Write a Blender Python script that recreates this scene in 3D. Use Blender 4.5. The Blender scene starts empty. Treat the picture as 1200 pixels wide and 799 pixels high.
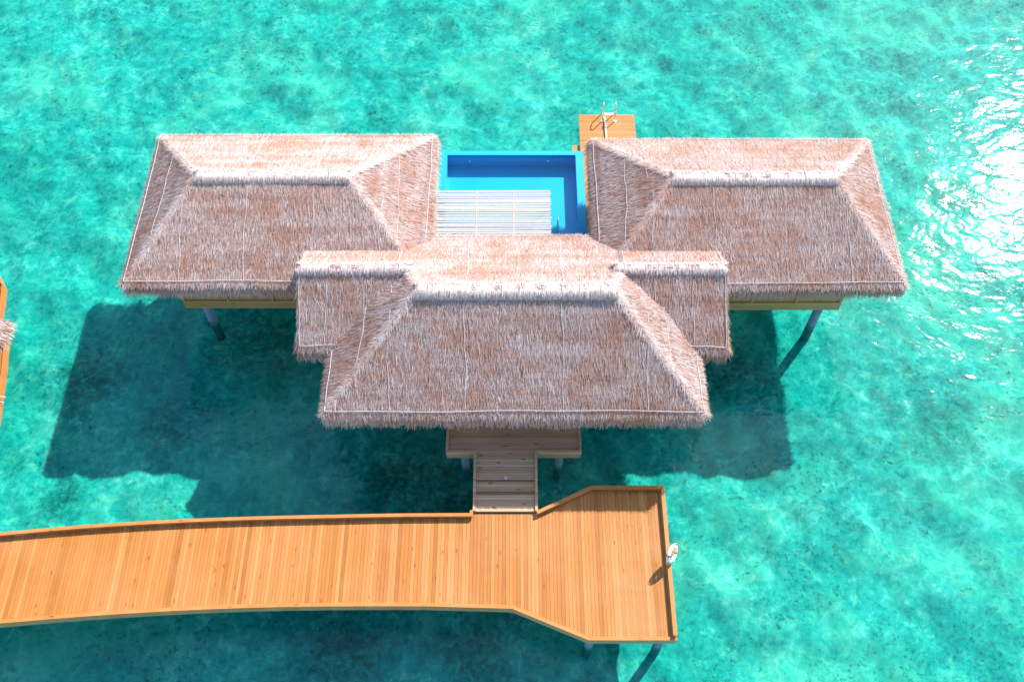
import bpy, math, random
import numpy as np
from mathutils import Vector, Matrix

random.seed(7)
rng = np.random.default_rng(11)
R = math.radians
SC = bpy.context.scene
COL = SC.collection
BED = -1.15   # level of the seabed below the water (z = 0)

# ------------------------------------------------------------------ helpers
class MB:
    """Collects faces, builds ONE mesh object. Every vertex carries a 'tone' value (one random tone per board)."""
    def __init__(self):
        self.v = []; self.f = []; self.t = []; self.cuts = []
    def add(self, verts, faces, tone=0.5, new=True):
        o = len(self.v)
        if new or not self.cuts: self.cuts.append((o, len(self.f)))
        self.v += [tuple(p) for p in verts]
        self.f += [tuple(i + o for i in f) for f in faces]
        self.t += [tone] * len(verts)
    def box(self, x0, x1, y0, y1, z0, z1, tone=0.5):
        self.prism([(x0, y0), (x1, y0), (x1, y1), (x0, y1)], z0, z1, tone)
    def prism(self, poly, z0, z1, tone=0.5):
        n = len(poly)
        vs = [(p[0], p[1], z0) for p in poly] + [(p[0], p[1], z1) for p in poly]
        fs = [tuple(range(n))[::-1], tuple(range(n, 2 * n))]
        fs += [(i, (i + 1) % n, n + (i + 1) % n, n + i) for i in range(n)]
        self.add(vs, fs, tone)
    def beam(self, a, b, w, h, tone=0.5, up=(0, 0, 1)):
        a = Vector(a); b = Vector(b); d = (b - a).normalized()
        s = d.cross(Vector(up)).normalized(); u = s.cross(d).normalized()
        vs = []
        for p in (a, b):
            for q in ((-1, -1), (1, -1), (1, 1), (-1, 1)):
                vs.append(p + s * (q[0] * w / 2) + u * (q[1] * h / 2))
        self.add(vs, [(3, 2, 1, 0), (4, 5, 6, 7), (0, 1, 5, 4), (1, 2, 6, 5), (2, 3, 7, 6), (3, 0, 4, 7)], tone)
    def tube(self, pts, r, n=8, tone=0.5, closed=False, radii=None):
        pts = [Vector(p) for p in pts]; m = len(pts)
        rings = []
        prev = None
        for i, p in enumerate(pts):
            if closed:
                d = (pts[(i + 1) % m] - pts[i - 1]).normalized()
            else:
                d = (pts[min(i + 1, m - 1)] - pts[max(i - 1, 0)]).normalized()
            if prev is None:
                ref = Vector((0, 0, 1)) if abs(d.z) < .9 else Vector((1, 0, 0))
                s = d.cross(ref).normalized()
            else:
                s = (prev - d * prev.dot(d)).normalized()
            prev = s; u = d.cross(s)
            rr = radii[i] if radii else r
            rings.append([p + (s * math.cos(2 * math.pi * k / n) + u * math.sin(2 * math.pi * k / n)) * rr for k in range(n)])
        vs = [q for ring in rings for q in ring]
        fs = []
        for i in range(m if closed else m - 1):
            j = (i + 1) % m
            for k in range(n):
                k2 = (k + 1) % n
                fs.append((i * n + k, i * n + k2, j * n + k2, j * n + k))
        if not closed:
            fs.append(tuple(range(n))[::-1]); fs.append(tuple((m - 1) * n + k for k in range(n)))
        self.add(vs, fs, tone)
    def build_each(self, name, mat, parent=None, smooth=False):
        ends = self.cuts[1:] + [(len(self.v), len(self.f))]
        for (v0, f0), (v1, f1) in zip(self.cuts, ends):
            m = MB(); m.v = self.v[v0:v1]; m.t = self.t[v0:v1]; m.f = [tuple(i - v0 for i in f) for f in self.f[f0:f1]]
            m.build(name, mat, parent, smooth)
    def build(self, name, mat, parent=None, smooth=False):
        me = bpy.data.meshes.new(name)
        me.from_pydata(self.v, [], self.f); me.update()
        at = me.attributes.new('tone', 'FLOAT', 'POINT')
        at.data.foreach_set('value', np.array(self.t, dtype=np.float32))
        me.materials.append(mat)
        if smooth:
            me.polygons.foreach_set('use_smooth', [True] * len(me.polygons))
        return link(name, me, parent)

def link(name, data, parent=None):
    o = bpy.data.objects.new(name, data); COL.objects.link(o)
    if parent:
        o.parent = parent
        o.matrix_parent_inverse = Matrix.Translation(-Vector(world_loc(parent)))
    return o
def world_loc(o):
    l = Vector((0, 0, 0))
    # all Empties stand unrotated; parents of meshes at the origin add nothing
    while o:
        l += o.location; o = o.parent if o.type == 'EMPTY' and o.parent else None
    return l
def tag(o, label=None, cat=None, group=None, kind=None):
    if label: o['label'] = label
    if cat: o['category'] = cat
    if group: o['group'] = group
    if kind: o['kind'] = kind
    return o
def thing(name, loc, label, cat, group=None):
    o = bpy.data.objects.new(name, None); COL.objects.link(o); o.location = loc; o.empty_display_size = .3
    return tag(o, label, cat, group)

# ------------------------------------------------------------------ materials
def newmat(name):
    m = bpy.data.materials.new(name); m.use_nodes = True
    nt = m.node_tree; nt.nodes.clear()
    out = nt.nodes.new('ShaderNodeOutputMaterial')
    return m, nt, out
def N(nt, kind, **kw):
    n = nt.nodes.new(kind)
    for k, v in kw.items():
        if k in n.inputs: n.inputs[k].default_value = v
        else: setattr(n, k, v)
    return n
def L(nt, a, b): nt.links.new(a, b)
def ramp(nt, fac, stops, interp='LINEAR'):
    r = nt.nodes.new('ShaderNodeValToRGB'); r.color_ramp.interpolation = interp
    e = r.color_ramp.elements
    while len(e) < len(stops): e.new(0.5)
    for el, (p, c) in zip(e, stops):
        el.position = p; el.color = (*c, 1) if len(c) == 3 else c
    L(nt, fac, r.inputs['Fac']); return r
def coords(nt, scale=(1, 1, 1), rot=(0, 0, 0)):
    g = nt.nodes.new('ShaderNodeNewGeometry')
    mp = nt.nodes.new('ShaderNodeMapping'); mp.inputs['Scale'].default_value = scale; mp.inputs['Rotation'].default_value = rot
    L(nt, g.outputs['Position'], mp.inputs['Vector']); return mp.outputs['Vector']
def noise(nt, vec, scale, detail=4, rough=.55, dist=0):
    n = N(nt, 'ShaderNodeTexNoise', Scale=scale, Detail=detail, Roughness=rough, Distortion=dist)
    L(nt, vec, n.inputs['Vector']); return n.outputs['Fac']
def mix(nt, fac, a, b, mode='MIX'):
    m = nt.nodes.new('ShaderNodeMix'); m.data_type = 'RGBA'; m.blend_type = mode; m.clamp_factor = True
    for s, v in ((0, fac), (6, a), (7, b)):
        if hasattr(v, 'is_linked') or isinstance(v, bpy.types.NodeSocket): L(nt, v, m.inputs[s])
        else: m.inputs[s].default_value = v if s == 0 else (*v, 1)
    return m.outputs[2]
def math_(nt, op, a, b=0.0, clamp=False):
    m = nt.nodes.new('ShaderNodeMath'); m.operation = op; m.use_clamp = clamp
    for i, v in enumerate((a, b)):
        if isinstance(v, bpy.types.NodeSocket): L(nt, v, m.inputs[i])
        else: m.inputs[i].default_value = v
    return m.outputs[0]
def attr(nt, name):
    a = nt.nodes.new('ShaderNodeAttribute'); a.attribute_name = name; return a.outputs['Fac']
def bsdf(nt, out, col, rough=.7, spec=.3, metal=0, bump=None, bstr=.3, bdist=.02):
    p = nt.nodes.new('ShaderNodeBsdfPrincipled')
    if isinstance(col, bpy.types.NodeSocket): L(nt, col, p.inputs['Base Color'])
    else: p.inputs['Base Color'].default_value = (*col, 1)
    if isinstance(rough, bpy.types.NodeSocket): L(nt, rough, p.inputs['Roughness'])
    else: p.inputs['Roughness'].default_value = rough
    p.inputs['Specular IOR Level'].default_value = spec; p.inputs['Metallic'].default_value = metal
    if bump is not None:
        b = N(nt, 'ShaderNodeBump', Strength=bstr, Distance=bdist); L(nt, bump, b.inputs['Height']); L(nt, b.outputs[0], p.inputs['Normal'])
    L(nt, p.outputs[0], out.inputs['Surface']); return p

def mat_thatch(name, stops, patch=(.40, .17, .08), pf=.5, sheen=.35):
    m, nt, out = newmat(name)
    t = attr(nt, 'tone')
    c = ramp(nt, t, stops).outputs['Color']
    v = coords(nt)
    n1 = noise(nt, v, .55, 5, .65)
    f = math_(nt, 'MULTIPLY', ramp(nt, n1, [(.46, (0, 0, 0)), (.60, (1, 1, 1))]).outputs['Color'], pf)
    c = mix(nt, f, c, mix(nt, .55, c, patch))
    vb = coords(nt, (.16, .16, 5.2))
    nb = noise(nt, vb, 1.0, 4, .6, .5)          # courses weathered unevenly
    c = mix(nt, math_(nt, 'MULTIPLY', ramp(nt, nb, [(.36, (1, 1, 1)), (.52, (0, 0, 0))]).outputs['Color'], .55 * min(1, pf * 1.3)), c, mix(nt, .6, c, (.30, .125, .065)))
    c = mix(nt, math_(nt, 'MULTIPLY', ramp(nt, nb, [(.54, (0, 0, 0)), (.68, (1, 1, 1))]).outputs['Color'], .5 * min(1, pf * 1.3)), c, mix(nt, .7, c, (.66, .57, .545)))
    n2 = noise(nt, v, 1.3, 4, .6)
    f2 = math_(nt, 'MULTIPLY', ramp(nt, n2, [(.5, (0, 0, 0)), (.72, (1, 1, 1))]).outputs['Color'], .5)
    c = mix(nt, f2, c, (.56, .46, .43))
    bsdf(nt, out, c, .62, sheen)
    return m
M = {}
M['thatch'] = mat_thatch('thatch', [(0, (.17, .08, .06)), (.13, (.39, .205, .15)), (.40, (.53, .35, .295)), (.64, (.59, .475, .445)), (.88, (.66, .58, .56)), (1, (.82, .75, .72))], patch=(.47, .19, .09), pf=.85)
M['thatch_base'] = mat_thatch('thatch_base', [(0, (.20, .09, .06)), (1, (.36, .2, .15))])
M['thatch_ridge'] = mat_thatch('thatch_ridge', [(0, (.30, .19, .15)), (.3, (.46, .35, .31)), (.8, (.60, .51, .48)), (1, (.74, .66, .63))], pf=.0)
def mat_simple(name, col, rough=.6, spec=.3, metal=0, var=.12, scale=3):
    m, nt, out = newmat(name)
    n = noise(nt, coords(nt), scale, 5, .6)
    lo = tuple(c * (1 - var) for c in col); hi = tuple(min(1, c * (1 + var)) for c in col)
    bsdf(nt, out, ramp(nt, n, [(.3, lo), (.7, hi)]).outputs['Color'], rough, spec, metal, n, .1)
    return m
M['net'] = mat_simple('net_cord', (.62, .58, .59), .8, .1)
def mat_wood(name, axis, stops, knot=(.20, .07, .02), rough=.55, spec=.3, wx=.0):
    """axis 0: boards run along x, 1: boards run along y"""
    m, nt, out = newmat(name)
    t = attr(nt, 'tone')
    c = ramp(nt, t, stops).outputs['Color']
    sc = (.5, 9, 9) if axis == 0 else (9, .5, 9)
    v = coords(nt, sc)
    tn = N(nt, 'ShaderNodeVectorMath', operation='ADD'); L(nt, v, tn.inputs[0])
    cmb = nt.nodes.new('ShaderNodeCombineXYZ'); k = math_(nt, 'MULTIPLY', t, 77.0); L(nt, k, cmb.inputs[0]); L(nt, k, cmb.inputs[1]); L(nt, cmb.outputs[0], tn.inputs[1])
    g = noise(nt, tn.outputs[0], 1.6, 6, .65, .6)
    c = mix(nt, ramp(nt, g, [(.35, (.55, .55, .55)), (.62, (0, 0, 0))]).outputs['Color'], c, mix(nt, .6, c, (.34, .12, .028)))
    c = mix(nt, ramp(nt, g, [(.56, (0, 0, 0)), (.78, (.5, .5, .5))]).outputs['Color'], c, (.57, .25, .085))
    v2 = coords(nt, (1.1, 3.4, 3) if axis == 0 else (3.4, 1.1, 3))
    vo = N(nt, 'ShaderNodeTexVoronoi', Scale=1.15, Randomness=1.0); L(nt, v2, vo.inputs['Vector'])
    kf = ramp(nt, vo.outputs['Distance'], [(.08, (.9, .9, .9)), (.15, (0, 0, 0))]).outputs['Color']
    c = mix(nt, kf, c, knot)
    w0 = noise(nt, coords(nt, (1.6, .5, 1) if axis else (.5, 1.6, 1)), .8, 5, .6)
    c = mix(nt, ramp(nt, w0, [(.36, (.55, .55, .55)), (.55, (0, 0, 0))]).outputs['Color'], c, mix(nt, .6, c, (.42, .17, .03)))
    w = noise(nt, coords(nt), .35, 4, .6)
    c = mix(nt, ramp(nt, w, [(.45, (0, 0, 0)), (.68, (.6, .6, .6))]).outputs['Color'], c, mix(nt, .5, c, (.58, .27, .12)))
    bsdf(nt, out, c, rough, spec, 0, g, .25, .01)
    return m
ORANGE = [(0, (.33, .118, .020)), (.3, (.445, .168, .034)), (.7, (.50, .198, .046)), (1, (.58, .255, .085))]
M['wood_y'] = mat_wood('deck_boards_across', 1, ORANGE)
M['wood_x'] = mat_wood('deck_boards_along', 0, ORANGE)
M['kerb'] = mat_wood('kerb_timber', 0, [(0, (.49, .19, .045)), (1, (.56, .225, .06))])
SHADE_WOOD = [(0, (.54, .33, .19)), (.5, (.64, .43, .275)), (1, (.72, .52, .37))]  # jetty timber as it looks in shade, the grey put into the colour
M['wood_entry'] = mat_wood('entry_boards', 0, SHADE_WOOD)
M['fascia'] = mat_wood('fascia_timber', 0, [(0, (.42, .30, .17)), (1, (.50, .37, .22))])
M['wall'] = mat_wood('wall_boards', 0, [(0, (.37, .26, .11)), (1, (.47, .34, .15))])
M['frame'] = mat_simple('dark_timber', (.22, .11, .05), .6)
def mat_pile():
    m, nt, out = newmat('pile_concrete')
    v = coords(nt); n = noise(nt, v, 2.6, 5, .65)
    c = ramp(nt, n, [(.3, (.12, .22, .30)), (.7, (.20, .33, .42))]).outputs['Color']
    sx = nt.nodes.new('ShaderNodeSeparateXYZ'); L(nt, v, sx.inputs[0])
    h = math_(nt, 'ADD', sx.outputs['Z'], math_(nt, 'MULTIPLY', n, .5))
    c = mix(nt, ramp(nt, h, [(.42, (.85, .85, .85)), (.62, (0, 0, 0))]).outputs['Color'], c, (.06, .15, .16))
    bsdf(nt, out, c, .75, .2, 0, n, .2, .02); return m
M['pile'] = mat_pile()
M['poolpaint'] = mat_simple('pool_lining', (.002, .375, .68), .35, .4, 0, .03, .6)
M['slat'] = mat_simple('bleached_slats', (.43, .44, .45), .7, .2, 0, .07, 6)
M['batten'] = mat_simple('pale_battens', (.74, .52, .42), .7, .2, 0, .1, 6)
M['steel'] = mat_simple('polished_steel', (.80, .80, .80), .18, .5, 1, .02)
M['white'] = mat_simple('white_plastic', (.80, .80, .82), .4, .4, 0, .04)
M['orange'] = mat_simple('orange_plastic', (.80, .25, .03), .45, .4, 0, .05)
M['mauve'] = mat_simple('faded_red_tape', (.42, .10, .14), .6, .2, 0, .1)
M['lens'] = mat_simple('pale_lamp_lens', (.55, .70, .78), .2, .5, 0, .02)
def mat_glass():
    m, nt, out = newmat('window_glass')
    bsdf(nt, out, (.03, .05, .06), .05, .6); return m
M['glass'] = mat_glass()

# water: a real surface, tinted where light passes through it, glossy by Fresnel
def mat_water(name, tint, bumps, rough, caustic, wave=1.0):
    m, nt, out = newmat(name)
    v = coords(nt)
    # caustic light painted into the surface tint as a brighter net, cast on the bed
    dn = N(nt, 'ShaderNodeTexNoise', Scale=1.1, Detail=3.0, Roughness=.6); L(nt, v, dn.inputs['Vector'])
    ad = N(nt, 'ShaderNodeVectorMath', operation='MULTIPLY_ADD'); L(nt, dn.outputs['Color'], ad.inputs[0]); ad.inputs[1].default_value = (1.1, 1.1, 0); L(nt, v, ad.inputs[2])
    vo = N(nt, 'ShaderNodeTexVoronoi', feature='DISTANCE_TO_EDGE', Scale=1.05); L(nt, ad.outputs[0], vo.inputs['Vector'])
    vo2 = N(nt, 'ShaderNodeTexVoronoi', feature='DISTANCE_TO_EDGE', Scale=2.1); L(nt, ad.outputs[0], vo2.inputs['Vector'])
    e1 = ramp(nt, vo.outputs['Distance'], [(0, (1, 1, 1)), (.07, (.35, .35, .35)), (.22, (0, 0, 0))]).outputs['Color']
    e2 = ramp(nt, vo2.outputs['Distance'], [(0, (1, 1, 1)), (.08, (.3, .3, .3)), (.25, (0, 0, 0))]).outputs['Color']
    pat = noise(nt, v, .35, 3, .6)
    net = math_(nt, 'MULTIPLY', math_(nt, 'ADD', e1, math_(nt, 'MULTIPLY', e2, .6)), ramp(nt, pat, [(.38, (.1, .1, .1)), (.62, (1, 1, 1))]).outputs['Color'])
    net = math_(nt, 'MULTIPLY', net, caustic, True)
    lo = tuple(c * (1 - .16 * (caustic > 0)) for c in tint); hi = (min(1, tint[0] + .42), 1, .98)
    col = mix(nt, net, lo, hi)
    tr = nt.nodes.new('ShaderNodeBsdfTransparent'); L(nt, col, tr.inputs['Color'])
    gl = N(nt, 'ShaderNodeBsdfAnisotropic' if False else 'ShaderNodeBsdfGlossy', Roughness=rough)
    h = None
    for sc, am in bumps:
        n = noise(nt, coords(nt, (sc, sc * 1.35, sc), (0, 0, .7)), 1.0, 2, .55, .4)
        n = math_(nt, 'MULTIPLY', n, am)
        h = n if h is None else math_(nt, 'ADD', h, n)
    b = N(nt, 'ShaderNodeBump', Strength=1.0, Distance=wave); L(nt, h, b.inputs['Height'])
    L(nt, b.outputs[0], gl.inputs['Normal'])
    gm = nt.nodes.new('ShaderNodeNewGeometry')
    dt = N(nt, 'ShaderNodeVectorMath', operation='DOT_PRODUCT'); L(nt, gm.outputs['Normal'], dt.inputs[0]); L(nt, gm.outputs['Incoming'], dt.inputs[1])
    # Schlick reflectance of a flat water surface, the same from either side
    sch = math_(nt, 'POWER', math_(nt, 'SUBTRACT', 1.0, math_(nt, 'ABSOLUTE', dt.outputs['Value'])), 5.0)
    frv = math_(nt, 'ADD', .024, math_(nt, 'MULTIPLY', sch, .97))
    ms = nt.nodes.new('ShaderNodeMixShader'); L(nt, frv, ms.inputs[0]); L(nt, tr.outputs[0], ms.inputs[1]); L(nt, gl.outputs[0], ms.inputs[2])
    L(nt, ms.outputs[0], out.inputs['Surface'])
    return m
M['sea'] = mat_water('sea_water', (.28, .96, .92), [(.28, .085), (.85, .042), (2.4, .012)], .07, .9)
M['poolwater'] = mat_water('pool_water', (.7, .99, .99), [(1.2, .004)], .03, 0)

def mat_bed():
    m, nt, out = newmat('seabed_sand')
    v = coords(nt)
    n0 = noise(nt, v, .07, 4, .6, .4)           # broad bands of sand and weed
    n1 = noise(nt, v, .38, 6, .70, .6)          # patches
    n2 = noise(nt, v, 2.2, 6, .74, .5)          # clumps
    n3 = noise(nt, v, 4.2, 5, .75, .2)           # single corals and shells
    c = ramp(nt, n2, [(.32, (.014, .26, .235)), (.44, (.05, .38, .335)), (.54, (.095, .48, .42)), (.64, (.34, .58, .44)), (.74, (.58, .66, .50))]).outputs['Color']
    mixv = math_(nt, 'ADD', math_(nt, 'MULTIPLY', n1, .62), math_(nt, 'MULTIPLY', n0, .42))
    c = mix(nt, ramp(nt, mixv, [(.44, (.75, .75, .75)), (.57, (0, 0, 0))]).outputs['Color'], c, mix(nt, .65, c, (.008, .25, .235)))
    n4 = noise(nt, v, .16, 5, .65, .5)
    c = mix(nt, ramp(nt, n4, [(.48, (0, 0, 0)), (.62, (.85, .85, .85))]).outputs['Color'], c, mix(nt, .6, c, (.42, .60, .42)))
    n5 = noise(nt, v, .9, 5, .75, .8)           # pale sand pockets between the clumps
    c = mix(nt, ramp(nt, n5, [(.55, (0, 0, 0)), (.68, (.8, .8, .8))]).outputs['Color'], c, (.40, .60, .44))
    sp = math_(nt, 'MULTIPLY', ramp(nt, n3, [(.53, (0, 0, 0)), (.62, (1, 1, 1))]).outputs['Color'], ramp(nt, n1, [(.42, (.8, .8, .8)), (.56, (.15, .15, .15))]).outputs['Color'])
    c = mix(nt, sp, c, (.02, .12, .095))
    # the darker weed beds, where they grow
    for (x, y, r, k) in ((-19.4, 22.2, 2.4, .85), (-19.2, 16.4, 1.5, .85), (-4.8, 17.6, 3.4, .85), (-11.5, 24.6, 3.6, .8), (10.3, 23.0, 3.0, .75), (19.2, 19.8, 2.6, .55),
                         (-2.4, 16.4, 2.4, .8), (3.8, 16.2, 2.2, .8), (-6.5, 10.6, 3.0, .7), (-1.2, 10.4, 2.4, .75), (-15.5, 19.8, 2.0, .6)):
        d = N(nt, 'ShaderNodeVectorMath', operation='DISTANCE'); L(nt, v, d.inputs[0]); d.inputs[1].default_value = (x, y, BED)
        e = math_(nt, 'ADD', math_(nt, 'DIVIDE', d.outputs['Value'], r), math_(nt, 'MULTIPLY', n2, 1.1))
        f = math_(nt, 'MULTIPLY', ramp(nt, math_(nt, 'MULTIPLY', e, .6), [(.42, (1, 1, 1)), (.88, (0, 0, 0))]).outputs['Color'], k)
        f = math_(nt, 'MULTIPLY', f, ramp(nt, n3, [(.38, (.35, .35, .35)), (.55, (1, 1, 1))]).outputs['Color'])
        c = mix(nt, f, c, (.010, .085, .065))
    bsdf(nt, out, c, .9, .05)
    return m
M['bed'] = mat_bed()

# ------------------------------------------------------------------ setting: sea and seabed
def sheet(name, z, half, mat):
    mb = MB(); mb.add([(-half, -half, z), (half, -half, z), (half, half, z), (-half, half, z)], [(0, 1, 2, 3)])
    o = mb.build(name, mat); tag(o, kind='structure'); return o
def seabed():
    """sand floor with low swells and hummocks, fine under the villa and coarse out to the horizon"""
    fx = np.arange(-40, 40.01, .34); fy = np.arange(-12, 68.01, .34)
    out = np.array([60., 90, 140, 220, 400, 900])
    xs = np.concatenate([-out[::-1], fx, out]); ys = np.concatenate([-out[::-1] , fy, out[1:]])
    X, Y = np.meshgrid(xs, ys)
    r = np.random.default_rng(3); Z = np.zeros_like(X)
    for wl, am, n in ((9, .035, 7), (3.6, .035, 12), (1.7, .028, 16), (.95, .016, 18)):
        for _ in range(n):
            a = r.uniform(0, 2 * math.pi); k = 2 * math.pi / (wl * r.uniform(.75, 1.3))
            Z += am * r.uniform(.5, 1) * np.sin(k * (X * math.cos(a) + Y * math.sin(a)) + r.uniform(0, 6.28) + .8 * np.sin(.31 * X + .27 * Y + r.uniform(0, 6)))
    Z *= np.clip((70 - np.hypot(X, Y - 28)) / 25, 0, 1); Z = np.clip(Z, -.5, .45) + BED
    me = bpy.data.meshes.new('seabed'); ny, nx = X.shape
    v = np.stack([X, Y, Z], -1).reshape(-1, 3)
    idx = np.arange(nx * ny).reshape(ny, nx)
    f = np.stack([idx[:-1, :-1], idx[:-1, 1:], idx[1:, 1:], idx[1:, :-1]], -1).reshape(-1, 4)
    me.vertices.add(len(v)); me.vertices.foreach_set('co', v.astype(np.float32).reshape(-1))
    me.loops.add(f.size); me.loops.foreach_set('vertex_index', f.astype(np.int32).reshape(-1))
    me.polygons.add(len(f)); me.polygons.foreach_set('loop_start', np.arange(0, f.size, 4, dtype=np.int32))
    me.polygons.foreach_set('use_smooth', np.ones(len(f), bool))
    me.update(calc_edges=True); me.materials.append(M['bed'])
    tag(link('seabed', me), kind='structure')
seabed()
sheet('sea', 0.0, 900, M['sea'])

# ------------------------------------------------------------------ thatch
EZ = 5.2
class Hip:
    """hip or gable roof: eave corners, ridge from xa to xb; the back eave may be narrower than the front one"""
    def __init__(s, x0, x1, y0, y1, ze, xa, xb, yr, zr, bx0=None, bx1=None):
        s.x0, s.x1, s.y0, s.y1, s.ze, s.xa, s.xb, s.yr, s.zr = x0, x1, y0, y1, ze, xa, xb, yr, zr
        s.bx0 = x0 if bx0 is None else bx0; s.bx1 = x1 if bx1 is None else bx1
        s.A = (s.x0, y0, ze); s.B = (s.x1, y0, ze); s.C = (s.bx1, y1, ze); s.D = (s.bx0, y1, ze)
        s.P = (xa, yr, zr); s.Q = (xb, yr, zr)
        s.ML = (x0, yr, ze) if s.bx0 != x0 else None; s.MR = (x1, yr, ze) if s.bx1 != x1 else None   # eave bends beside the ridge end
        s.left = xa > x0; s.right = xb < x1
    def side(s, x, y, a, b, p):
        n = np.cross(np.subtract(b, a), np.subtract(p, a))
        return a[2] - (n[0] * (x - a[0]) + n[1] * (y - a[1])) / n[2]
    def z(s, x, y):
        h = s.zr - s.ze
        pl_ = [s.ze + h * (y - s.y0) / (s.yr - s.y0), s.ze + h * (s.y1 - y) / (s.y1 - s.yr)]
        for f in s.faces()[2:]: pl_.append(s.side(x, y, *f))
        zz = np.minimum.reduce(pl_)
        return np.where((x >= s.x0) & (x <= s.x1) & (zz >= s.ze - .001), zz, -99.)
    def faces(s):
        r = [(s.A, s.B, s.Q, s.P), (s.C, s.D, s.P, s.Q)]
        if s.left: r += [(s.ML, s.A, s.P), (s.D, s.ML, s.P)] if s.ML else [(s.D, s.A, s.P)]
        if s.right: r += [(s.B, s.MR, s.Q), (s.MR, s.C, s.Q)] if s.MR else [(s.B, s.C, s.Q)]
        return r
    def eaves(s):
        r = [(s.A, s.B, (0, -1, 0))]
        r += [(s.B, s.MR, (1, 0, 0)), (s.MR, s.C, (1, 0, 0))] if s.MR else [(s.B, s.C, (1, 0, 0))]
        r += [(s.C, s.D, (0, 1, 0))]
        r += [(s.D, s.ML, (-1, 0, 0)), (s.ML, s.A, (-1, 0, 0))] if s.ML else [(s.D, s.A, (-1, 0, 0))]
        return r
    def inset(s, e, dz=0):
        q = [(s.A, 1, 1), (s.B, -1, 1)] + ([(s.MR, -1, 0)] if s.MR else []) + [(s.C, -1, -1), (s.D, 1, -1)] + ([(s.ML, 1, 0)] if s.ML else [])
        return [(p[0] + a * e, p[1] + b * e, s.ze + dz) for p, a, b in q]

def blades_mesh(name, P, D, U, Ln, W, T, mat, parent):
    """P base points, D directions, U side directions, Ln lengths, W widths, T tones: one tapered straw each."""
    n = len(P)
    S = U * (W[:, None] / 2)
    v = np.empty((n, 4, 3), np.float32)
    v[:, 0] = P - S; v[:, 1] = P + S
    tip = P + D * Ln[:, None]
    v[:, 2] = tip + S * .35; v[:, 3] = tip - S * .35
    me = bpy.data.meshes.new(name)
    me.vertices.add(n * 4); me.vertices.foreach_set('co', v.reshape(-1))
    me.loops.add(n * 4); me.loops.foreach_set('vertex_index', np.arange(n * 4, dtype=np.int32))
    me.polygons.add(n); me.polygons.foreach_set('loop_start', np.arange(0, n * 4, 4, dtype=np.int32))
    try: me.polygons.foreach_set('loop_total', np.full(n, 4, np.int32))
    except Exception: pass
    me.update(calc_edges=True)
    a = me.attributes.new('tone', 'FLOAT', 'POINT'); a.data.foreach_set('value', np.repeat(T.astype(np.float32), 4))
    me.materials.append(mat)
    return link(name, me, parent)

def unit(a): return a / np.linalg.norm(a, axis=-1, keepdims=True)

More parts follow.
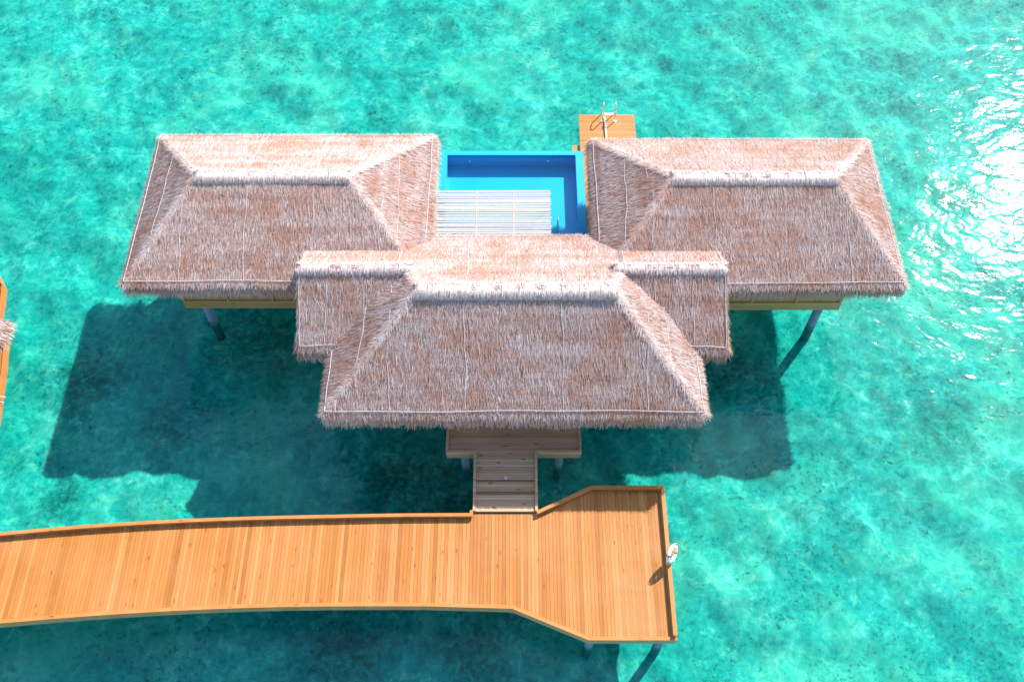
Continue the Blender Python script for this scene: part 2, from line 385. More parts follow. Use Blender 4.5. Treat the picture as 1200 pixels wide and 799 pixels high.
def thatch_roof(hip, parent, others=(), dens=1150, part='roof', side_fringe=True):
    P, D, U, Ln, W, T = [], [], [], [], [], []
    def push(p, d, side, ln, w, t):
        P.append(p); D.append(unit(d)); U.append(unit(np.cross(unit(d), side)) if False else side); Ln.append(ln); W.append(w); T.append(t)
    for poly in hip.faces():
        pts = np.array(poly, float)
        nrm = np.cross(pts[1] - pts[0], pts[2] - pts[0]); nrm /= np.linalg.norm(nrm)
        if nrm[2] < 0: nrm = -nrm
        down = np.array([nrm[0], nrm[1], 0]); down = down - nrm * down.dot(nrm); down /= np.linalg.norm(down)
        side = np.cross(nrm, down)
        tris = [(0, 1, 2)] + ([(0, 2, 3)] if len(pts) == 4 else [])
        for tr in tris:
            a, b, c = pts[list(tr)]
            area = np.linalg.norm(np.cross(b - a, c - a)) / 2
            n = int(area * dens)
            r1 = np.sqrt(rng.random(n)); r2 = rng.random(n)
            p = a * (1 - r1)[:, None] + b * (r1 * (1 - r2))[:, None] + c * (r1 * r2)[:, None]
            keep = np.ones(n, bool)
            for o in others: keep &= p[:, 2] > o.z(p[:, 0], p[:, 1]) - .25
            p = p[keep]; n = len(p)
            if not n: continue
            ang = rng.normal(0, .22, n)
            lift = np.abs(rng.normal(.04, .06, n))
            d = down * np.cos(ang)[:, None] + side * np.sin(ang)[:, None] + nrm * lift[:, None]
            sd = side * np.cos(ang)[:, None] - down * np.sin(ang)[:, None]
            roll = rng.normal(0, .4, n)
            sd = sd * np.cos(roll)[:, None] + nrm * np.sin(roll)[:, None]
            p = p + nrm * rng.uniform(-.01, .035, n)[:, None] - down * .1
            push(p, d, sd, rng.uniform(.16, .42, n), rng.uniform(.009, .024, n), np.clip(rng.beta(1.6, 1.7, n), 0, 1))
    # eave fringe
    for (a, b, o) in hip.eaves():
        a = np.array(a, float); b = np.array(b, float); o = np.array(o, float)
        ln = np.linalg.norm(b - a); n = int(ln * 330)
        f = rng.random(n); p = a + (b - a) * f[:, None]
        if (o[0] != 0) and not side_fringe:
            continue
        keep = np.ones(n, bool)
        for q in others: keep &= p[:, 2] > q.z(p[:, 0], p[:, 1]) - .2
        p = p[keep]; n = len(p)
        if not n: continue
        along = (b - a) / ln
        oz = rng.uniform(.12, .75, n)
        d = o * oz[:, None] + np.array([0, 0, -1.]) + along * rng.normal(0, .2, n)[:, None]
        p = p + o * rng.uniform(-.12, .06, n)[:, None] + np.array([0, 0, 1.]) * rng.uniform(-.16, .04, n)[:, None]
        sd = np.repeat(along[None], n, 0) + o * rng.normal(0, .4, n)[:, None]
        push(p, d, unit(sd), rng.uniform(.3, .6, n), rng.uniform(.014, .036, n), np.clip(rng.beta(1.5, 1.9, n), 0, 1))
    cat = [np.concatenate(q) for q in (P, D, U, Ln, W, T)]
    # solid body under the straw
    mb = MB()
    i = .04
    for poly in hip.faces():
        mb.add([(x, y, z - i) for x, y, z in poly], [tuple(range(len(poly)))], .4)
    for (a, b, o) in hip.eaves():
        if hip.xa <= hip.x0 and o[0] == -1 or hip.xb >= hip.x1 and o[0] == 1:
            mid = (a[0], hip.yr, hip.zr - i)
            mb.add([(a[0], a[1], a[2] - i), (b[0], b[1], b[2] - i), mid], [(0, 1, 2)], .4)
        q = [(p[0], p[1], p[2] - i) for p in (a, b)]
        lo = [(p[0] - o[0] * .12, p[1] - o[1] * .12, p[2] - .42) for p in (b, a)]
        mb.add(q + lo, [(0, 1, 2, 3)], .2)
    und = hip.inset(.12, -.42); mb.add(und, [tuple(range(len(und)))[::-1]], .2)
    body = mb.build(part, M['thatch_base'], parent)
    st = blades_mesh('straw', *cat, M['thatch'], body)
    return body

def wavy(a, b, amp, step=.35, sag=0, ax=None):
    a = Vector(a); b = Vector(b); n = max(3, int((b - a).length / step)); out = []
    ph = random.random() * 9; ph2 = random.random() * 9
    d = (b - a).normalized(); s = d.cross(Vector((0, 0, 1))).normalized()
    for i in range(n + 1):
        t = i / n; p = a.lerp(b, t)
        p += s * (amp * (math.sin(t * 7 + ph) * .7 + math.sin(t * 19 + ph2) * .4)) + Vector((0, 0, random.uniform(-.012, .012)))
        out.append(p)
    return out

def net_cords(hip, body, others, nfront=5, extra=()):
    """edge cord round the eave and overlap seams of the netting, lying on the straw"""
    def vis(p):
        x = np.array([p[0]]); y = np.array([p[1]])
        return all(p[2] > o.z(x, y)[0] + .0 for o in others)
    def runs(pts):
        cur = []
        for p in pts:
            if vis(p): cur.append(p)
            else:
                if len(cur) > 2: yield cur
                cur = []
        if len(cur) > 2: yield cur
    off = .06
    mb = MB()
    def on(x, y): return float(hip.z(np.array([x]), np.array([y]))[0]) + off
    e = .10
    q = [(p[0], p[1]) for p in hip.inset(e)]
    loop = [(q[k], q[(k + 1) % len(q)]) for k in range(len(q))]
    for (a, b) in loop:
        pts = [Vector((p.x, p.y, on(p.x, p.y) + .02)) for p in wavy((*a, 0), (*b, 0), .03)]
        for r in runs(pts): mb.tube(r, .013, 5)
    if mb.v: mb.build_each('eave_cord', M['net'], body)
    mb = MB()
    segs = []
    for k in range(nfront):
        x = hip.x0 + (hip.x1 - hip.x0) * (k + .75 + random.uniform(-.1, .1)) / (nfront + .5)
        for ya, yb in ((hip.y0 + .15, hip.yr - .45), (hip.y1 - .15, hip.yr + .4)):
            segs.append(((x, ya), (x + random.uniform(-.1, .1), yb)))
    for on_, lo, hi, xr in ((hip.left, hip.x0, hip.bx0, hip.xa), (hip.right, hip.x1, hip.bx1, hip.xb)):
        if on_: segs.append(((lo + .34 * (xr - lo), hip.y0 + .9), (lo + .40 * (xr - lo), hip.yr))); segs.append(((lo + .40 * (xr - lo), hip.yr + .01), (hi + .42 * (xr - hi), hip.y1 - .9)))
    segs += list(extra)
    for a, b in segs:
        pts = [Vector((p.x, p.y, on(p.x, p.y))) for p in wavy((*a, 0), (*b, 0), .05)]
        for r in runs([p for p in pts if p.z > 0]): mb.tube(r, .011, 4)
    if mb.v: mb.build_each('net_seam', M['net'], body)

def ridge_cap(xa, xb, yr, zr, body, width=.38, height=.09, others=()):
    """rolled thatch saddle along the ridge with a short straw skirt"""
    n = max(8, int((xb - xa) / .22)); prof = 12
    vs, fs, mb = [], [], MB()
    for i in range(n + 1):
        t = i / n; x = xa + (xb - xa) * t
        end = min(1, (min(t, 1 - t) * (xb - xa)) / .25 + .45)
        wob = 1 + .07 * math.sin(i * 1.7) + random.uniform(-.05, .05)
        sag = -.05 * math.sin(math.pi * t)
        for k in range(prof + 1):
            a = math.pi * (k / prof)
            y = yr - math.cos(a) * width * (.9 + .1 * wob)
            z = zr - .20 + (math.sin(a) ** .75) * (height + .20) * wob * (.55 + .45 * end) + sag
            vs.append((x, y, z))
    for i in range(n):
        for k in range(prof):
            q = i * (prof + 1) + k; fs.append((q, q + prof + 1, q + prof + 2, q + 1))
    fs.append(tuple(range(prof + 1))); fs.append(tuple(n * (prof + 1) + k for k in range(prof + 1))[::-1])
    mb.add(vs, fs, .75)
    cap = mb.build('ridge_cap', M['thatch_ridge'], body, True)
    # straw laid over the saddle, both sides
    m = int((xb - xa) * 420)
    a = rng.uniform(.15, .95, m) * math.pi / 2
    sg = np.where(rng.random(m) < .5, -1., 1.)
    th = a
    x = rng.uniform(xa - .05, xb + .05, m)
    y = yr + sg * np.sin(th) * width * .98
    z = zr - .18 + np.cos(th) ** .75 * (height + .20) - .05 * np.sin(np.pi * (x - xa) / (xb - xa)) + .01
    P = np.stack([x, y, z], 1)
    D = np.stack([rng.normal(0, .16, m), sg * np.cos(th), -np.sin(th) + rng.normal(.05, .06, m)], 1); D = unit(D)
    U = unit(np.stack([np.ones(m), rng.normal(0, .2, m), rng.normal(0, .3, m)], 1))
    keep = np.ones(m, bool)
    for o in others: keep &= P[:, 2] > o.z(P[:, 0], P[:, 1])
    blades_mesh('cap_straw', P[keep], D[keep], U[keep], rng.uniform(.10, .26, m)[keep], rng.uniform(.014, .035, m)[keep], rng.uniform(.25, 1, m)[keep], M['thatch_ridge'], cap)
    # binding cords across the saddle
    mb = MB()
    for xx in np.arange(xa + .5, xb - .3, .72):
        xx += random.uniform(-.1, .1)
        pts = []
        for k in range(9):
            aa = math.pi * (.06 + .88 * k / 8)
            pts.append((xx, yr - math.cos(aa) * width * 1.02, zr - .18 + math.sin(aa) ** .75 * (height + .215) - .05 * math.sin(math.pi * (xx - xa) / (xb - xa))))
        mb.tube(pts, .013, 4)
    mb.build_each('binding_cord', M['net'], cap)
    return cap

def hip_straw(hip, body, others):
    """pale straw folded over the four hips"""
    Ps, Ds, Us, Ls, Ws, Ts = [], [], [], [], [], []
    cs = []
    if hip.xa > hip.x0: cs += [((hip.x0, hip.y0), hip.xa), ((hip.bx0, hip.y1), hip.xa)]
    if hip.xb < hip.x1: cs += [((hip.x1, hip.y0), hip.xb), ((hip.bx1, hip.y1), hip.xb)]
    for (c, xr) in cs:
        a = np.array([c[0], c[1], hip.ze]); b = np.array([xr, hip.yr, hip.zr]); n = int(np.linalg.norm(b - a) * 230)
        f = rng.random(n) ** .8; p = a + (b - a) * f[:, None] + np.array([0, 0, .035])
        keep = np.ones(n, bool)
        for o in others: keep &= p[:, 2] > o.z(p[:, 0], p[:, 1]) - .05
        p = p[keep]; n = len(p)
        if not n: continue
        ax = unit(b - a); sd = np.cross(ax, [0, 0, 1.]); sd /= np.linalg.norm(sd)
        sg = np.where(rng.random(n) < .5, -1., 1.)
        d = sd * sg[:, None] * rng.uniform(.25, 1, n)[:, None] - ax * rng.uniform(.5, 1.1, n)[:, None] + np.array([0, 0, -.12])
        d = unit(d); u = unit(np.cross(d, np.array([0, 0, 1.])))
        Ps.append(p + sd * rng.normal(0, .05, n)[:, None]); Ds.append(d); Us.append(u); Ls.append(rng.uniform(.12, .38, n)); Ws.append(rng.uniform(.011, .03, n)); Ts.append(np.clip(rng.beta(2.6, 1.3, n), 0, 1))
    blades_mesh('hip_straw', *[np.concatenate(q) for q in (Ps, Ds, Us, Ls, Ws, Ts)], M['thatch'], body)

HL = Hip(-15.95, -3.50, 23.2, 31.45, EZ, -13.05, -6.85, 27.4, 7.15)
HR = Hip(3.55, 16.08, 23.12, 31.20, EZ, 6.75, 13.35, 27.3, 7.15)
HF = Hip(-7.2, 7.36, 17.36, 25.95, 4.9, -3.58, 3.82, 21.43, 7.45, -5.2, 5.35)
WL = Hip(-8.46, -4.4, 20.2, 25.6, 5.05, -8.46, -4.4, 22.95, 6.75)
WR = Hip(4.4, 8.5, 20.15, 25.6, 5.05, 4.4, 8.5, 22.95, 6.75)

def stilt(x, y, ztop, r, parent):
    mb = MB(); mb.tube([(x, y, BED - .3), (x, y, .02), (x, y, ztop)], r, 18)
    o = mb.build('stilt', M['pile'], parent, True)
    mc = MB(); mc.tube([(x, y, ztop - .16), (x, y, ztop)], r * 1.22, 18); mc.build('collar', M['pile'], o)
    return o

def pavilion(name, label, hip, wx0, wx1, wy0, wy1, stilts, others, group, wings=(), zb=2.0, zf=2.55, extra=(), lit=()):
    t = thing(name, ((wx0 + wx1) / 2, (wy0 + wy1) / 2, 0), label, 'building', group)
    mb = MB()
    # floor slab: stacked fascia boards round the edge
    k = 0
    for z in np.linspace(zb, zf, 4)[:-1]:
        mb.box(wx0 + .004 * k, wx1 - .004 * k, wy0 + .004 * k, wy1 - .004 * k, z + .004, z + (zf - zb) / 3 - .002, random.random()); k += 1
    mb.build('floor', M['wall'], t)
    mb = MB()
    zt = hip.ze - .35; h = .17; z = zf + .002; w = .08
    while z < zt:
        z1 = min(z + h, zt)
        mb.box(wx0 + w, wx1 - w, wy0 + w, wy1 - w, z, z1 - .008, random.random()); z = z1
    wall = mb.build('wall', M['wall'], t)
    # corner and intermediate posts
    n = int((wx1 - wx0) / 1.9)
    for i in range(n + 1):
        x = wx0 + .06 + (wx1 - wx0 - .12) * i / n
        for y in (wy0 + .045, wy1 - .045):
            p = MB(); p.box(x - .06, x + .06, y - .03, y + .03, zf + .003, zt, random.random()); p.build('post', M['wall'], wall)
    # glazed doors at the back
    for i in range(n):
        x = wx0 + .06 + (wx1 - wx0 - .12) * (i + .5) / n
        fr = MB(); fr.box(x - .7, x + .7, wy1 - .07, wy1 - .035, zf + .05, zt - .3); f = fr.build('window', M['frame'], wall)
        g = MB(); g.box(x - .62, x - .03, wy1 - .034, wy1 - .028, zf + .13, zt - .38); g.box(x + .03, x + .62, wy1 - .034, wy1 - .028, zf + .13, zt - .38); 
        g.build_each('pane', M['glass'], wall)
    if wings:      # double entrance door facing the walkway
        d = MB(); d.box(-1.0, 1.0, wy0 + .02, wy0 + .075, zf + .003, zt - .25); d = d.build('door', M['frame'], wall)
        g = MB(); g.box(-.88, -.06, wy0 + .008, wy0 + .018, zf + .14, zt - .36); g.box(.06, .88, wy0 + .008, wy0 + .018, zf + .14, zt - .36); g.build_each('pane', M['glass'], wall)
    for (x, y) in stilts: stilt(x, y, zb, .2, t)
    body = thatch_roof(hip, t, others)
    hip_straw(hip, body, others)
    ridge_cap(hip.xa - .12, hip.xb + .12, hip.yr, hip.zr, body)
    net_cords(hip, body, others, 4, extra)
    for wg in wings:
        oth = [o for o in others] + [hip]
        wb = thatch_roof(wg, t, oth, part='wing_roof')
        ridge_cap(wg.xa - (.0 if wg.xa < 0 else .4), wg.xb + (.0 if wg.xb > 0 else .4), wg.yr, wg.zr, wb, .28, .08, [hip])
        net_cords(wg, wb, oth, 2)
    return t

G = 'thatched pavilions of the water villa'
pavilion('villa_pavilion', 'thatched side pavilion standing left of the blue pool, long grey brown hip roof', HL, -14.4, -4.6, 24.2, 30.6,
         [(-13.75, 24.75), (-9.3, 24.75), (-5.2, 24.75), (-13.75, 30), (-9.3, 30), (-5.2, 30)], [HF, WL], G)
pavilion('villa_pavilion', 'thatched side pavilion standing right of the pool, partly over the swim platform', HR, 4.6, 14.4, 24.1, 30.4,
         [(13.75, 24.55), (9.3, 24.55), (5.2, 24.55), (13.75, 29.8), (9.3, 29.8), (5.2, 29.8)], [HF, WR], G)
pavilion('villa_pavilion', 'front thatched pavilion with two gabled side wings, at the head of the entry steps', HF, -5.9, 6.0, 18.75, 23.9,
         [(-5.2, 20.6), (0, 21.5), (5.3, 20.6), (-5.2, 23.3), (5.3, 23.3)], [HL, HR], G, (WL, WR), 1.75, 2.21)

# ------------------------------------------------------------------ pool, slatted shade, swim platform
t = thing('plunge_pool', (0, 30.3, 0), 'bright blue rectangular plunge pool set between the two side pavilions', 'pool')
px0, px1, py0, py1, pz, pf = -3.42, 3.44, 27.2, 32.95, 2.6, 1.78
mb = MB(); mb.box(px0, px1, py0, py1, pf - .2, pf); mb.build('pool_floor', M['poolpaint'], t)
mb = MB()
for (a, b, c, d) in ((px0, px1, py1 - .26, py1), (px0, px0 + .3, py0, py1 - .263), (px1 - .38, px1, py0, py1 - .263), (px0 + .303, px1 - .383, py0, py0 + .3)):
    mb.box(a, b, c, d, pf + .003, pz)
mb.build_each('pool_wall', M['poolpaint'], t)
for x in (-2.05, 1.75):
    mb = MB(); mb.tube([(x, py1 - .30, 2.22), (x, py1 - .245, 2.22)], .09, 16); o = mb.build('pool_light', M['steel'], t)
    mb = MB(); mb.tube([(x, py1 - .315, 2.22), (x, py1 - .301, 2.22)], .07, 16); mb.build('lens', M['lens'], o)
mb = MB(); mb.add([(px0 + .3, py0 + .3, pz - .1), (px1 - .38, py0 + .3, pz - .1), (px1 - .38, py1 - .26, pz - .1), (px0 + .3, py1 - .26, pz - .1)], [(0, 1, 2, 3)])
mb.build('pool_water', M['poolwater'], t)
mb = MB()
for x in (2.1,):
    mb.tube([(x, 28.0, 1.6)] + [(x, 28.35 - .35 * math.cos(a), 2.75 + .28 * math.sin(a)) for a in np.linspace(0, math.pi, 9)] + [(x, 28.7, 1.6)], .022, 8)
mb.build_each('handrail', M['steel'], t, True)
for (x, y) in ((-2.9, 32.4), (2.9, 32.4), (-2.9, 28), (2.9, 28)): stilt(x, y, pf - .2, .2, t)
mb = MB(); mb.box(px1 + .01, px1 + .17, 27.3, 33.0, 2.15, 2.58, .4); mb.build('side_board', M['kerb'], t)

t = thing('slatted_screen', (-.85, 28.8, 2.6), 'white slatted timber screen laid over the near left part of the blue pool', 'screen')
mb = MB()
ns = 25
for i in range(ns):
    y = 26.95 + (30.05 - 26.95) * i / (ns - 1)
    if i == 20: wd = .12
    else: wd = random.uniform(.078, .108)
    mb.beam((-3.55 + random.uniform(-.05, .04), y + random.uniform(-.028, .028), 3.0), (1.78 + random.uniform(-.03, .03), y + random.uniform(-.015, .015), 3.0), wd, .03, random.random())
mb.build('slats', M['slat'], t)
for x in (-3.02, -1.62, .08, 1.28, 1.66):
    mb = MB(); mb.box(x - .04, x + .04, 26.9, 30.1, 2.87, 2.983); mb.build('batten', M['batten'], t)
mb = MB()
for x in (-1.62, .08):
    mb.box(x - .02, x + .02, 26.9, 30.08, 3.017, 3.03)
mb.build_each('top_batten', M['batten'], t)
for (x, y) in ((-3.36, 27.6), (-3.36, 30.0), (1.66, 27.6), (1.66, 30.0)):
    mb = MB(); mb.box(x - .05, x + .05, y - .05, y + .05, 1.46 if x > 0 else 2.602, 2.868); mb.build('leg', M['batten'], t)

t = thing('swim_platform', (4.8, 34.5, 0), 'small orange timber swim platform behind the right pavilion above the water', 'platform')
mb = MB(); y = 33.0
while y < 36.35:
    mb.box(3.42, 6.25, y, y + .135, 1.46, 1.5, random.random()); y += .145
mb.build('decking', M['wood_x'], t)
mb = MB()
mb.box(3.44, 6.23, 36.2, 36.3, 1.2, 1.455); mb.box(3.44, 3.54, 33, 36.19, 1.2, 1.455); mb.box(6.13, 6.23, 33, 36.19, 1.2, 1.455)
mb.build_each('joist', M['fascia'], t)
mb = MB(); mb.beam((4.72, 36.25, 1.56), (4.78, 33.2, 1.56), .09, .1, .9); mb.build('timber_strip', M['batten'], t)
mb = MB()
for i in range(3): mb.box(3.02, 3.41, 33.3 + .42 * i, 33.7 + .42 * i, 1.0 + .12 * i, 1.06 + .12 * i, random.random())
mb.build_each('side_step', M['wood_x'], t)
for (x, y) in ((3.8, 35.8), (5.9, 35.8), (3.8, 33.4), (5.9, 33.4)): stilt(x, y, 1.2, .14, t)

t = thing('swim_ladder', (4.95, 36.4, 0), 'polished steel swim ladder hooked over the outer edge of the swim platform', 'ladder')
for x in (4.62, 5.24):
    mb = MB()
    mb.tube([(x, 36.0, 1.5), (x, 36.05, 2.15)] + [(x, 36.3 - .25 * math.cos(a), 2.2 + .24 * math.sin(a)) for a in np.linspace(.2, math.pi - .1, 8)] + [(x, 36.55, 1.9), (x, 36.55, -.5)], .03, 8)
    mb.build('rail', M['steel'], t, True)
    mb = MB(); mb.tube([(x, 36.0, 1.5), (x, 36.0, 1.52)], .085, 12); mb.build('base_plate', M['white'], t)
for z in (-.3, 0.05, .4, .75, 1.1, 1.42):
    mb = MB(); mb.box(4.64, 5.22, 36.5, 36.62, z, z + .04); mb.build('rung', M['white'] if z > 1.2 else M['steel'], t)

# ------------------------------------------------------------------ entry walkway
t = thing('entry_walkway', (0, 16.5, 0), 'shaded timber entry walkway with two steps joining the front pavilion to the jetty', 'walkway')
mb = MB()
def boards_x(mb, x0, x1, y0, y1, z, w=.118):
    y = y0
    while y < y1 - .02:
        mb.box(x0 + random.uniform(0, .008), x1 - random.uniform(0, .008), y, min(y + w - .011, y1), z - .035, z, random.random()); y += w
wx0, wx1 = -1.42, .90
boards_x(mb, -2.55, 2.68, 17.16, 18.72, 2.2); boards_x(mb, wx0, wx1, 15.87, 17.155, 2.2)
boards_x(mb, wx0, wx1, 15.42, 15.85, 2.1); boards_x(mb, wx0, wx1, 14.68, 15.40, 2.0)
mb.build('decking', M['wood_entry'], t)
mb = MB()
mb.box(wx0, wx1, 15.853, 15.868, 1.95, 2.163, .2); mb.box(wx0, wx1, 15.403, 15.418, 1.85, 2.063, .2); mb.box(wx0, wx1, 14.662, 14.678, 1.6, 1.998, .2)
mb.build_each('riser', M['fascia'], t)
mb = MB()
for yy, z in ((15.87, 2.2), (15.42, 2.1)): mb.box(wx0 + .01, wx1 - .01, yy - .045, yy + .03, z + .003, z + .02, .1)
mb.build_each('step_nosing', M['frame'], t)
mb = MB()
ku = 2.29
mb.box(-2.66, -1.535, 17.06, 17.158, 2.1, ku, .3); mb.box(1.012, 2.79, 17.06, 17.158, 2.1, ku, .6)
mb.box(-2.66, -2.558, 17.161, 18.72, 2.1, ku, .5); mb.box(2.688, 2.79, 17.161, 18.72, 2.1, ku, .4)
for (xa, xb) in ((-1.53, -1.425), (.905, 1.01)):
    mb.box(xa, xb, 15.85, 17.158, 2.03, ku, .5); mb.box(xa, xb, 15.4, 15.847, 1.93, ku - .1, .7); mb.box(xa, xb, 14.665, 15.397, 1.83, ku - .2, .3)
mb.build_each('kerb_rail', M['wood_entry'], t)
mb = MB()
mb.box(-2.64, -1.56, 17.075, 17.15, 1.72, 2.095, .4); mb.box(1.03, 2.77, 17.075, 17.15, 1.72, 2.095, .6)
mb.box(-2.64, -2.57, 17.16, 18.72, 1.72, 2.095, .4); mb.box(2.70, 2.77, 17.16, 18.72, 1.72, 2.095, .4)
mb.build_each('fascia', M['fascia'], t)
for (x, y) in ((-1.95, 17.5), (1.95, 17.5)): stilt(x, y, 1.75, .17, t)
mb = MB(); mb.tube([(-.25, 15.98, 2.2), (-.25, 15.98, 2.215)], .06, 14); mb.build('step_lamp', M['lens'], t)

# ------------------------------------------------------------------ jetty
JZ = 1.9
top = [(-45, 9.5), (-36, 11.7), (-28, 13.0), (-23, 13.62), (-19.98, 13.9), (-16.73, 14.2), (-13.42, 14.42), (-10.09, 14.56), (-6.73, 14.64), (-4, 14.69), (-1.53, 14.70)]
bot = [(-45, 5.9), (-36, 8.1), (-28, 9.45), (-23, 10.08), (-19.01, 10.42), (-15.91, 10.68), (-12.77, 10.88), (-9.59, 11.01), (-6.4, 11.06), (-3.2, 11.06), (0, 10.97), (2.83, 9.80), (6.08, 9.80)]
KJ = .98904
top = [(a * KJ, b * KJ) for a, b in top]; bot = [(a * KJ, b * KJ) for a, b in bot]
XE = 6.01
def pl(pts, x):
    return float(np.interp(x, [p[0] for p in pts], [p[1] for p in pts]))
def smooth(pts, n=8):
    xs = [p[0] for p in pts]
    out = []
    for i in range(len(pts) - 1):
        p0 = pts[max(i - 1, 0)]; p1 = pts[i]; p2 = pts[i + 1]; p3 = pts[min(i + 2, len(pts) - 1)]
        for k in range(n):
            u = k / n
            q = [.5 * (2 * p1[j] + (p2[j] - p0[j]) * u + (2 * p0[j] - 5 * p1[j] + 4 * p2[j] - p3[j]) * u * u + (3 * p1[j] - p0[j] - 3 * p2[j] + p3[j]) * u ** 3) for j in (0, 1)]
            out.append(tuple(q))
    out.append(pts[-1]); return out
topc = smooth(top)
botc = smooth(bot[:10], 8) + bot[10:]
YT = 14.66; YB = 15.69; YF = bot[-1][1]
tops = topc + [(-1.50, YT), (.945, YT), (3.125, YB), (XE, YB)]
t = thing('jetty', (0, 12, 0), 'wide curved orange timber jetty crossing the bottom of the picture, ending in a square landing', 'jetty')
mb = MB(); x = -44.0; pw = .1385
while x < XE - .09:
    x2 = min(x + pw - .009, XE - .08)
    ya, yb = pl(botc, x) + .05, pl(botc, x2) + .05
    yc, yd = pl(tops, x) - .04, pl(tops, x2) - .04
    if x2 > 5.9 or True:
        mb.prism([(x, ya), (x2, yb), (x2, yd), (x, yc)], JZ - .035, JZ + random.uniform(-.0025, .0025), random.random())
    x += pw
mb.build('decking', M['wood_y'], t)
def strip(mb, pts, w0, w1, z0, z1, side):
    """beam following a polyline; side +1 offsets to the left of its direction"""
    n = len(pts); L_, R_ = [], []
    for i in range(n):
        a = Vector(pts[max(i - 1, 0)]); b = Vector(pts[min(i + 1, n - 1)]); p = Vector(pts[i])
        d1 = (p - a).normalized() if i else (b - p).normalized(); d2 = (b - p).normalized() if i < n - 1 else d1
        m1 = Vector((-d1.y, d1.x)); m2 = Vector((-d2.y, d2.x)); mm = (m1 + m2).normalized(); mm /= max(.3, mm.dot(m1))
        L_.append(p + mm * w1 * side); R_.append(p + mm * w0 * side)
    seg = 0
    for i in range(n - 1):
        q = [R_[i], R_[i + 1], L_[i + 1], L_[i]]
        if side < 0: q = q[::-1]
        vs = [(v.x, v.y, z0) for v in q] + [(v.x, v.y, z1) for v in q]
        tone = (math.sin(i * 12.9898 / 3 // 1) * .5 + .5)
        fs = [(3, 2, 1, 0), (4, 5, 6, 7), (0, 1, 5, 4), (2, 3, 7, 6)]
        if i == 0: fs.append((3, 0, 4, 7))
        if i == n - 2: fs.append((1, 2, 6, 5))
        mb.add(vs, fs, tone, i == 0)
# raised kerb along the far side, on blocks
mb = MB()
kr = [(p[0], p[1]) for p in topc]
strip(mb, kr, 0, .13, JZ + .10, JZ + .24, -1)
strip(mb, [(.945, YT - .03), (3.125, YB), (XE, YB)], 0, .13, JZ + .10, JZ + .24, -1)
mb.box(-1.64, -1.515, 14.545, 14.66, JZ - .02, JZ + .24, .8)
strip(mb, [(XE, YB - .133), (XE, YF + .135)], 0, .15, JZ + .10, JZ + .24, -1)
strip(mb, botc, 0, .13, JZ + .004, JZ + .07, 1)
mb.build_each('kerb_rail', M['kerb'], t)
mb = MB(); random.seed(5)
for px in np.arange(-40, -1.8, .9):
    y = pl(topc, px); mb.box(px - .1, px + .1, y - .11, y - .02, JZ + .003, JZ + .098, random.random())
for py in np.arange(10.2, 15.4, .95): mb.box(XE - .14, XE - .02, py - .1, py + .1, JZ + .003, JZ + .098, .5)
for k in range(4):
    f = (k + .5) / 4; mb.box(3.3 + 2.6 * f - .1, 3.3 + 2.6 * f + .1, YB - .11, YB - .01, JZ + .003, JZ + .098, .5)
for k in range(3):
    f = (k + .5) / 3; xx = .98 + 2.15 * f; yy = YT - .03 + 1.03 * f - .075; mb.box(xx - .06, xx + .06, yy - .045, yy + .03, JZ + .003, JZ + .098, .5)
mb.build_each('kerb_block', M['frame'], t)
mb = MB()
strip(mb, botc, .012, .06, JZ - .30, JZ - .002, 1); strip(mb, botc, .045, .10, JZ - .55, JZ - .305, 1)
strip(mb, topc, .012, .06, JZ - .40, JZ - .002, -1)
strip(mb, [(3.125, YB), (XE, YB)], .012, .06, JZ - .40, JZ - .002, -1)
strip(mb, [(XE, YB - .065), (XE, YF + .065)], .012, .06, JZ - .40, JZ - .002, -1)
mb.build_each('fascia', M['fascia'], t)
mb = MB()
for i in range(3):
    off = .7 + i * 1.1
    strip(mb, [(p[0], p[1] - off) for p in topc] + [(5.7, 14.5 - off)], 0, .1, JZ - .4, JZ - .04, -1)
mb.build_each('joist', M['fascia'], t)
for (x, y) in ((2.92, 10.02), (5.56, 10.02), (5.56, 15.3), (3.2, 15.1), (0, 11.4), (0, 14.1)): stilt(x, y, JZ - .4, .17, t)
for x in np.arange(-5.5, -40, -4.6):
    for y in (pl(topc, x) - .55, pl(botc, x) + 1.3): stilt(float(x), y, JZ - .4, .17, t)

# ------------------------------------------------------------------ lifebuoy on its post
t = thing('lifebuoy_stand', (6.1, 12.8, 0), 'slim white post on the right edge of the jetty landing, carrying the lifebuoy', 'post')
mb = MB(); mb.tube([(6.06, 12.8, JZ - .3), (6.06, 12.8, 2.35), (6.11, 12.82, 2.62)], .03, 10); mb.build('pole', M['white'], t)
mb = MB(); mb.tube([(6.11, 12.82, 2.6), (6.11, 12.82, 2.73)], .065, 12, radii=[.06, .075]); mb.build('cap', M['orange'], t)
c = Vector((6.0, 12.74, 2.55)); nrm = Vector((.75, -.45, .35)).normalized()
e1 = nrm.cross(Vector((0, 0, 1))).normalized(); e2 = nrm.cross(e1)
def ring_pts(r, n=40, a0=0, a1=2 * math.pi): return [c + e1 * math.cos(a) * r + e2 * math.sin(a) * r for a in np.linspace(a0, a1, n)]
t = thing('lifebuoy', tuple(c), 'white ring lifebuoy hanging at the right edge of the jetty landing', 'lifebuoy')
mb = MB(); mb.tube(ring_pts(.29, 41)[:-1], .075, 12, closed=True); mb.build('ring', M['white'], t, True)
for k in range(4):
    a = math.pi / 4 + k * math.pi / 2
    mb = MB(); mb.tube(ring_pts(.29, 5, a - .12, a + .12), .079, 12); mb.build('band', M['mauve'], t, True)
mb = MB()
for k in range(4):
    a = math.pi / 4 + k * math.pi / 2
    mb.tube([c + (e1 * math.cos(q) + e2 * math.sin(q)) * (.385 + .05 * math.sin((q - a) * 2)) for q in np.linspace(a, a + math.pi / 2, 9)], .012, 6)
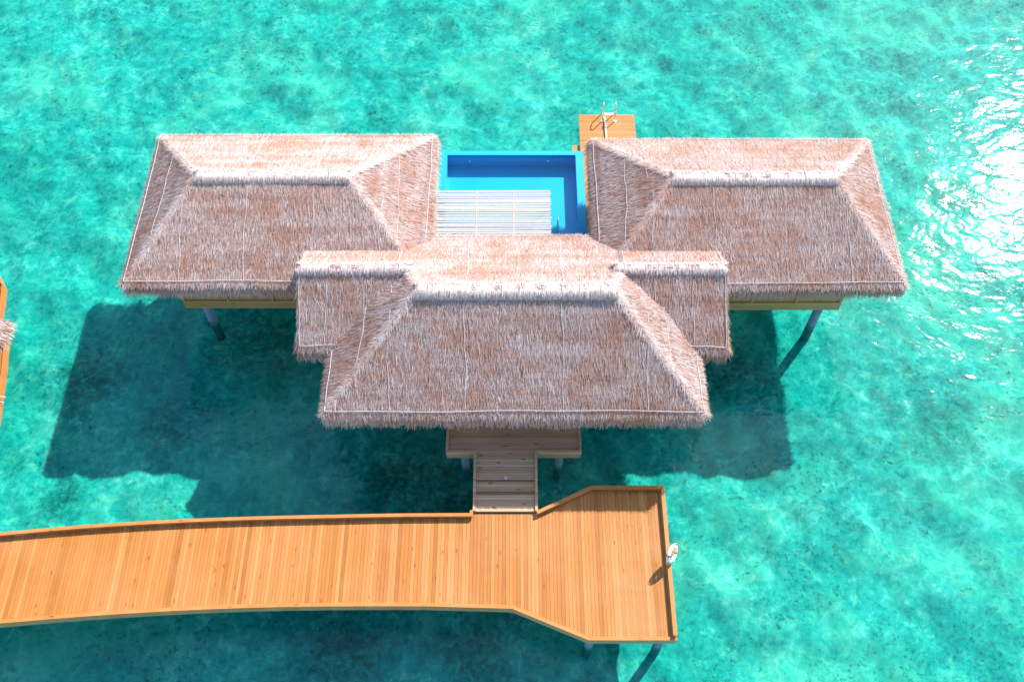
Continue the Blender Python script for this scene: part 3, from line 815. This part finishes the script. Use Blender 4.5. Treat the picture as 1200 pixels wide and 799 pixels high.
mb.build_each('grab_line', M['net'], t)

# ------------------------------------------------------------------ neighbouring villa at the left edge
t = thing('neighbour_villa', (-26, 22, 0), 'orange deck and thatch tip of a neighbouring villa cut by the left picture border', 'building')
mb = MB()
dk = [(-30, 25.92), (-23.1, 25.92), (-22.55, 25.12), (-22.35, 24.1), (-22.28, 23.3), (-30, 23.3)]
dk2 = [(-30, 23.28), (-22.2, 23.28), (-21.66, 22.22), (-21.4, 20.95), (-20.98, 18.34), (-30, 18.0)]
def boards_poly(mb, poly, z):
    pw = .145; xs = -30.0
    def yr_(x):
        ys = []
        for i in range(len(poly)):
            (xa, ya), (xb, yb) = poly[i], poly[(i + 1) % len(poly)]
            if min(xa, xb) <= x <= max(xa, xb) and abs(xb - xa) > 1e-6: ys.append(ya + (yb - ya) * (x - xa) / (xb - xa))
        return (min(ys), max(ys)) if len(ys) > 1 else None
    while xs < -20.7:
        a = yr_(xs); b = yr_(xs + pw - .008)
        if a and b: mb.prism([(xs, a[0]), (xs + pw - .008, b[0]), (xs + pw - .008, b[1]), (xs, a[1])], z - .04, z, random.random())
        xs += pw
boards_poly(mb, dk, 2.4); boards_poly(mb, dk2, 2.4)
mb.build('decking', M['wood_y'], t)
mb = MB()
for poly in (dk, dk2):
    for i in range(len(poly) - 1):
        a, b = poly[i], poly[i + 1]
        if a[0] > -29 or b[0] > -29: mb.beam((a[0], a[1], 2.28), (b[0], b[1], 2.28), .07, .42, random.random())
mb.build('fascia', M['kerb'], t)
mb = MB(); mb.box(-32, -25.4, 18.9, 25.0, 2.41, 4.8); mb.build('wall', M['wall'], t)
HM = Hip(-33.2, -24.2, 17.7, 26.2, 5.1, -30.4, -27.0, 21.95, 7.1)
mr = thatch_roof(HM, t, (), 420); ridge_cap(-30.5, -26.9, 21.95, 7.1, mr)
for (x, y) in ((-24.2, 24.6), (-24.2, 19.0), (-27, 19), (-27, 25)): stilt(x, y, 2.1, .18, t)
HN = Hip(-30, -20.65, 20.8, 21.9, 4.6, -29, -21.4, 21.35, 5.5)
nb = thatch_roof(HN, t, (HM,), 420, part='porch_roof')
mb = MB(); mb.tube([(-22.3, 19.5, 2.42), (-21.2, 19.45, 2.6), (-20.95, 19.55, 2.35)], .02, 6); mb.tube([(-22.3, 19.25, 2.42), (-21.2, 19.3, 2.55), (-20.98, 19.3, 2.3)], .02, 6)
mb.build_each('mooring_line', M['net'], t)

# ------------------------------------------------------------------ light, sky, camera
sv = Vector((.68, .86, 1.0)).normalized()
sl = bpy.data.lights.new('sun', 'SUN'); sl.energy = 4.6; sl.angle = R(.53); sl.color = (1, .95, .88)
so = bpy.data.objects.new('sun', sl); COL.objects.link(so); so.location = (20, 30, 40)
so.rotation_euler = sv.to_track_quat('Z', 'Y').to_euler()
w = bpy.data.worlds.new('World'); SC.world = w; w.use_nodes = True
nt = w.node_tree; bg = nt.nodes['Background']
sky = nt.nodes.new('ShaderNodeTexSky'); sky.sky_type = 'NISHITA'; sky.sun_disc = False
sky.sun_elevation = math.asin(sv.z); sky.sun_rotation = math.atan2(sv.x, sv.y)
nt.links.new(sky.outputs[0], bg.inputs[0]); bg.inputs[1].default_value = .15
SC.view_settings.view_transform = 'Standard'; SC.view_settings.look = 'None'; SC.view_settings.gamma = 1
SC.view_settings.exposure = .83
cd = bpy.data.cameras.new('camera'); cam = bpy.data.objects.new('camera', cd); COL.objects.link(cam)
cam.location = (0, 0, 38); cam.rotation_euler = (R(32), 0, 0)
cd.sensor_width = 36; cd.lens = 1150 / 1200 * 36; cd.clip_end = 3000
SC.camera = cam
SC.cycles.max_bounces = 8; SC.cycles.transparent_max_bounces = 12
SC.cycles.sample_clamp_indirect = 8
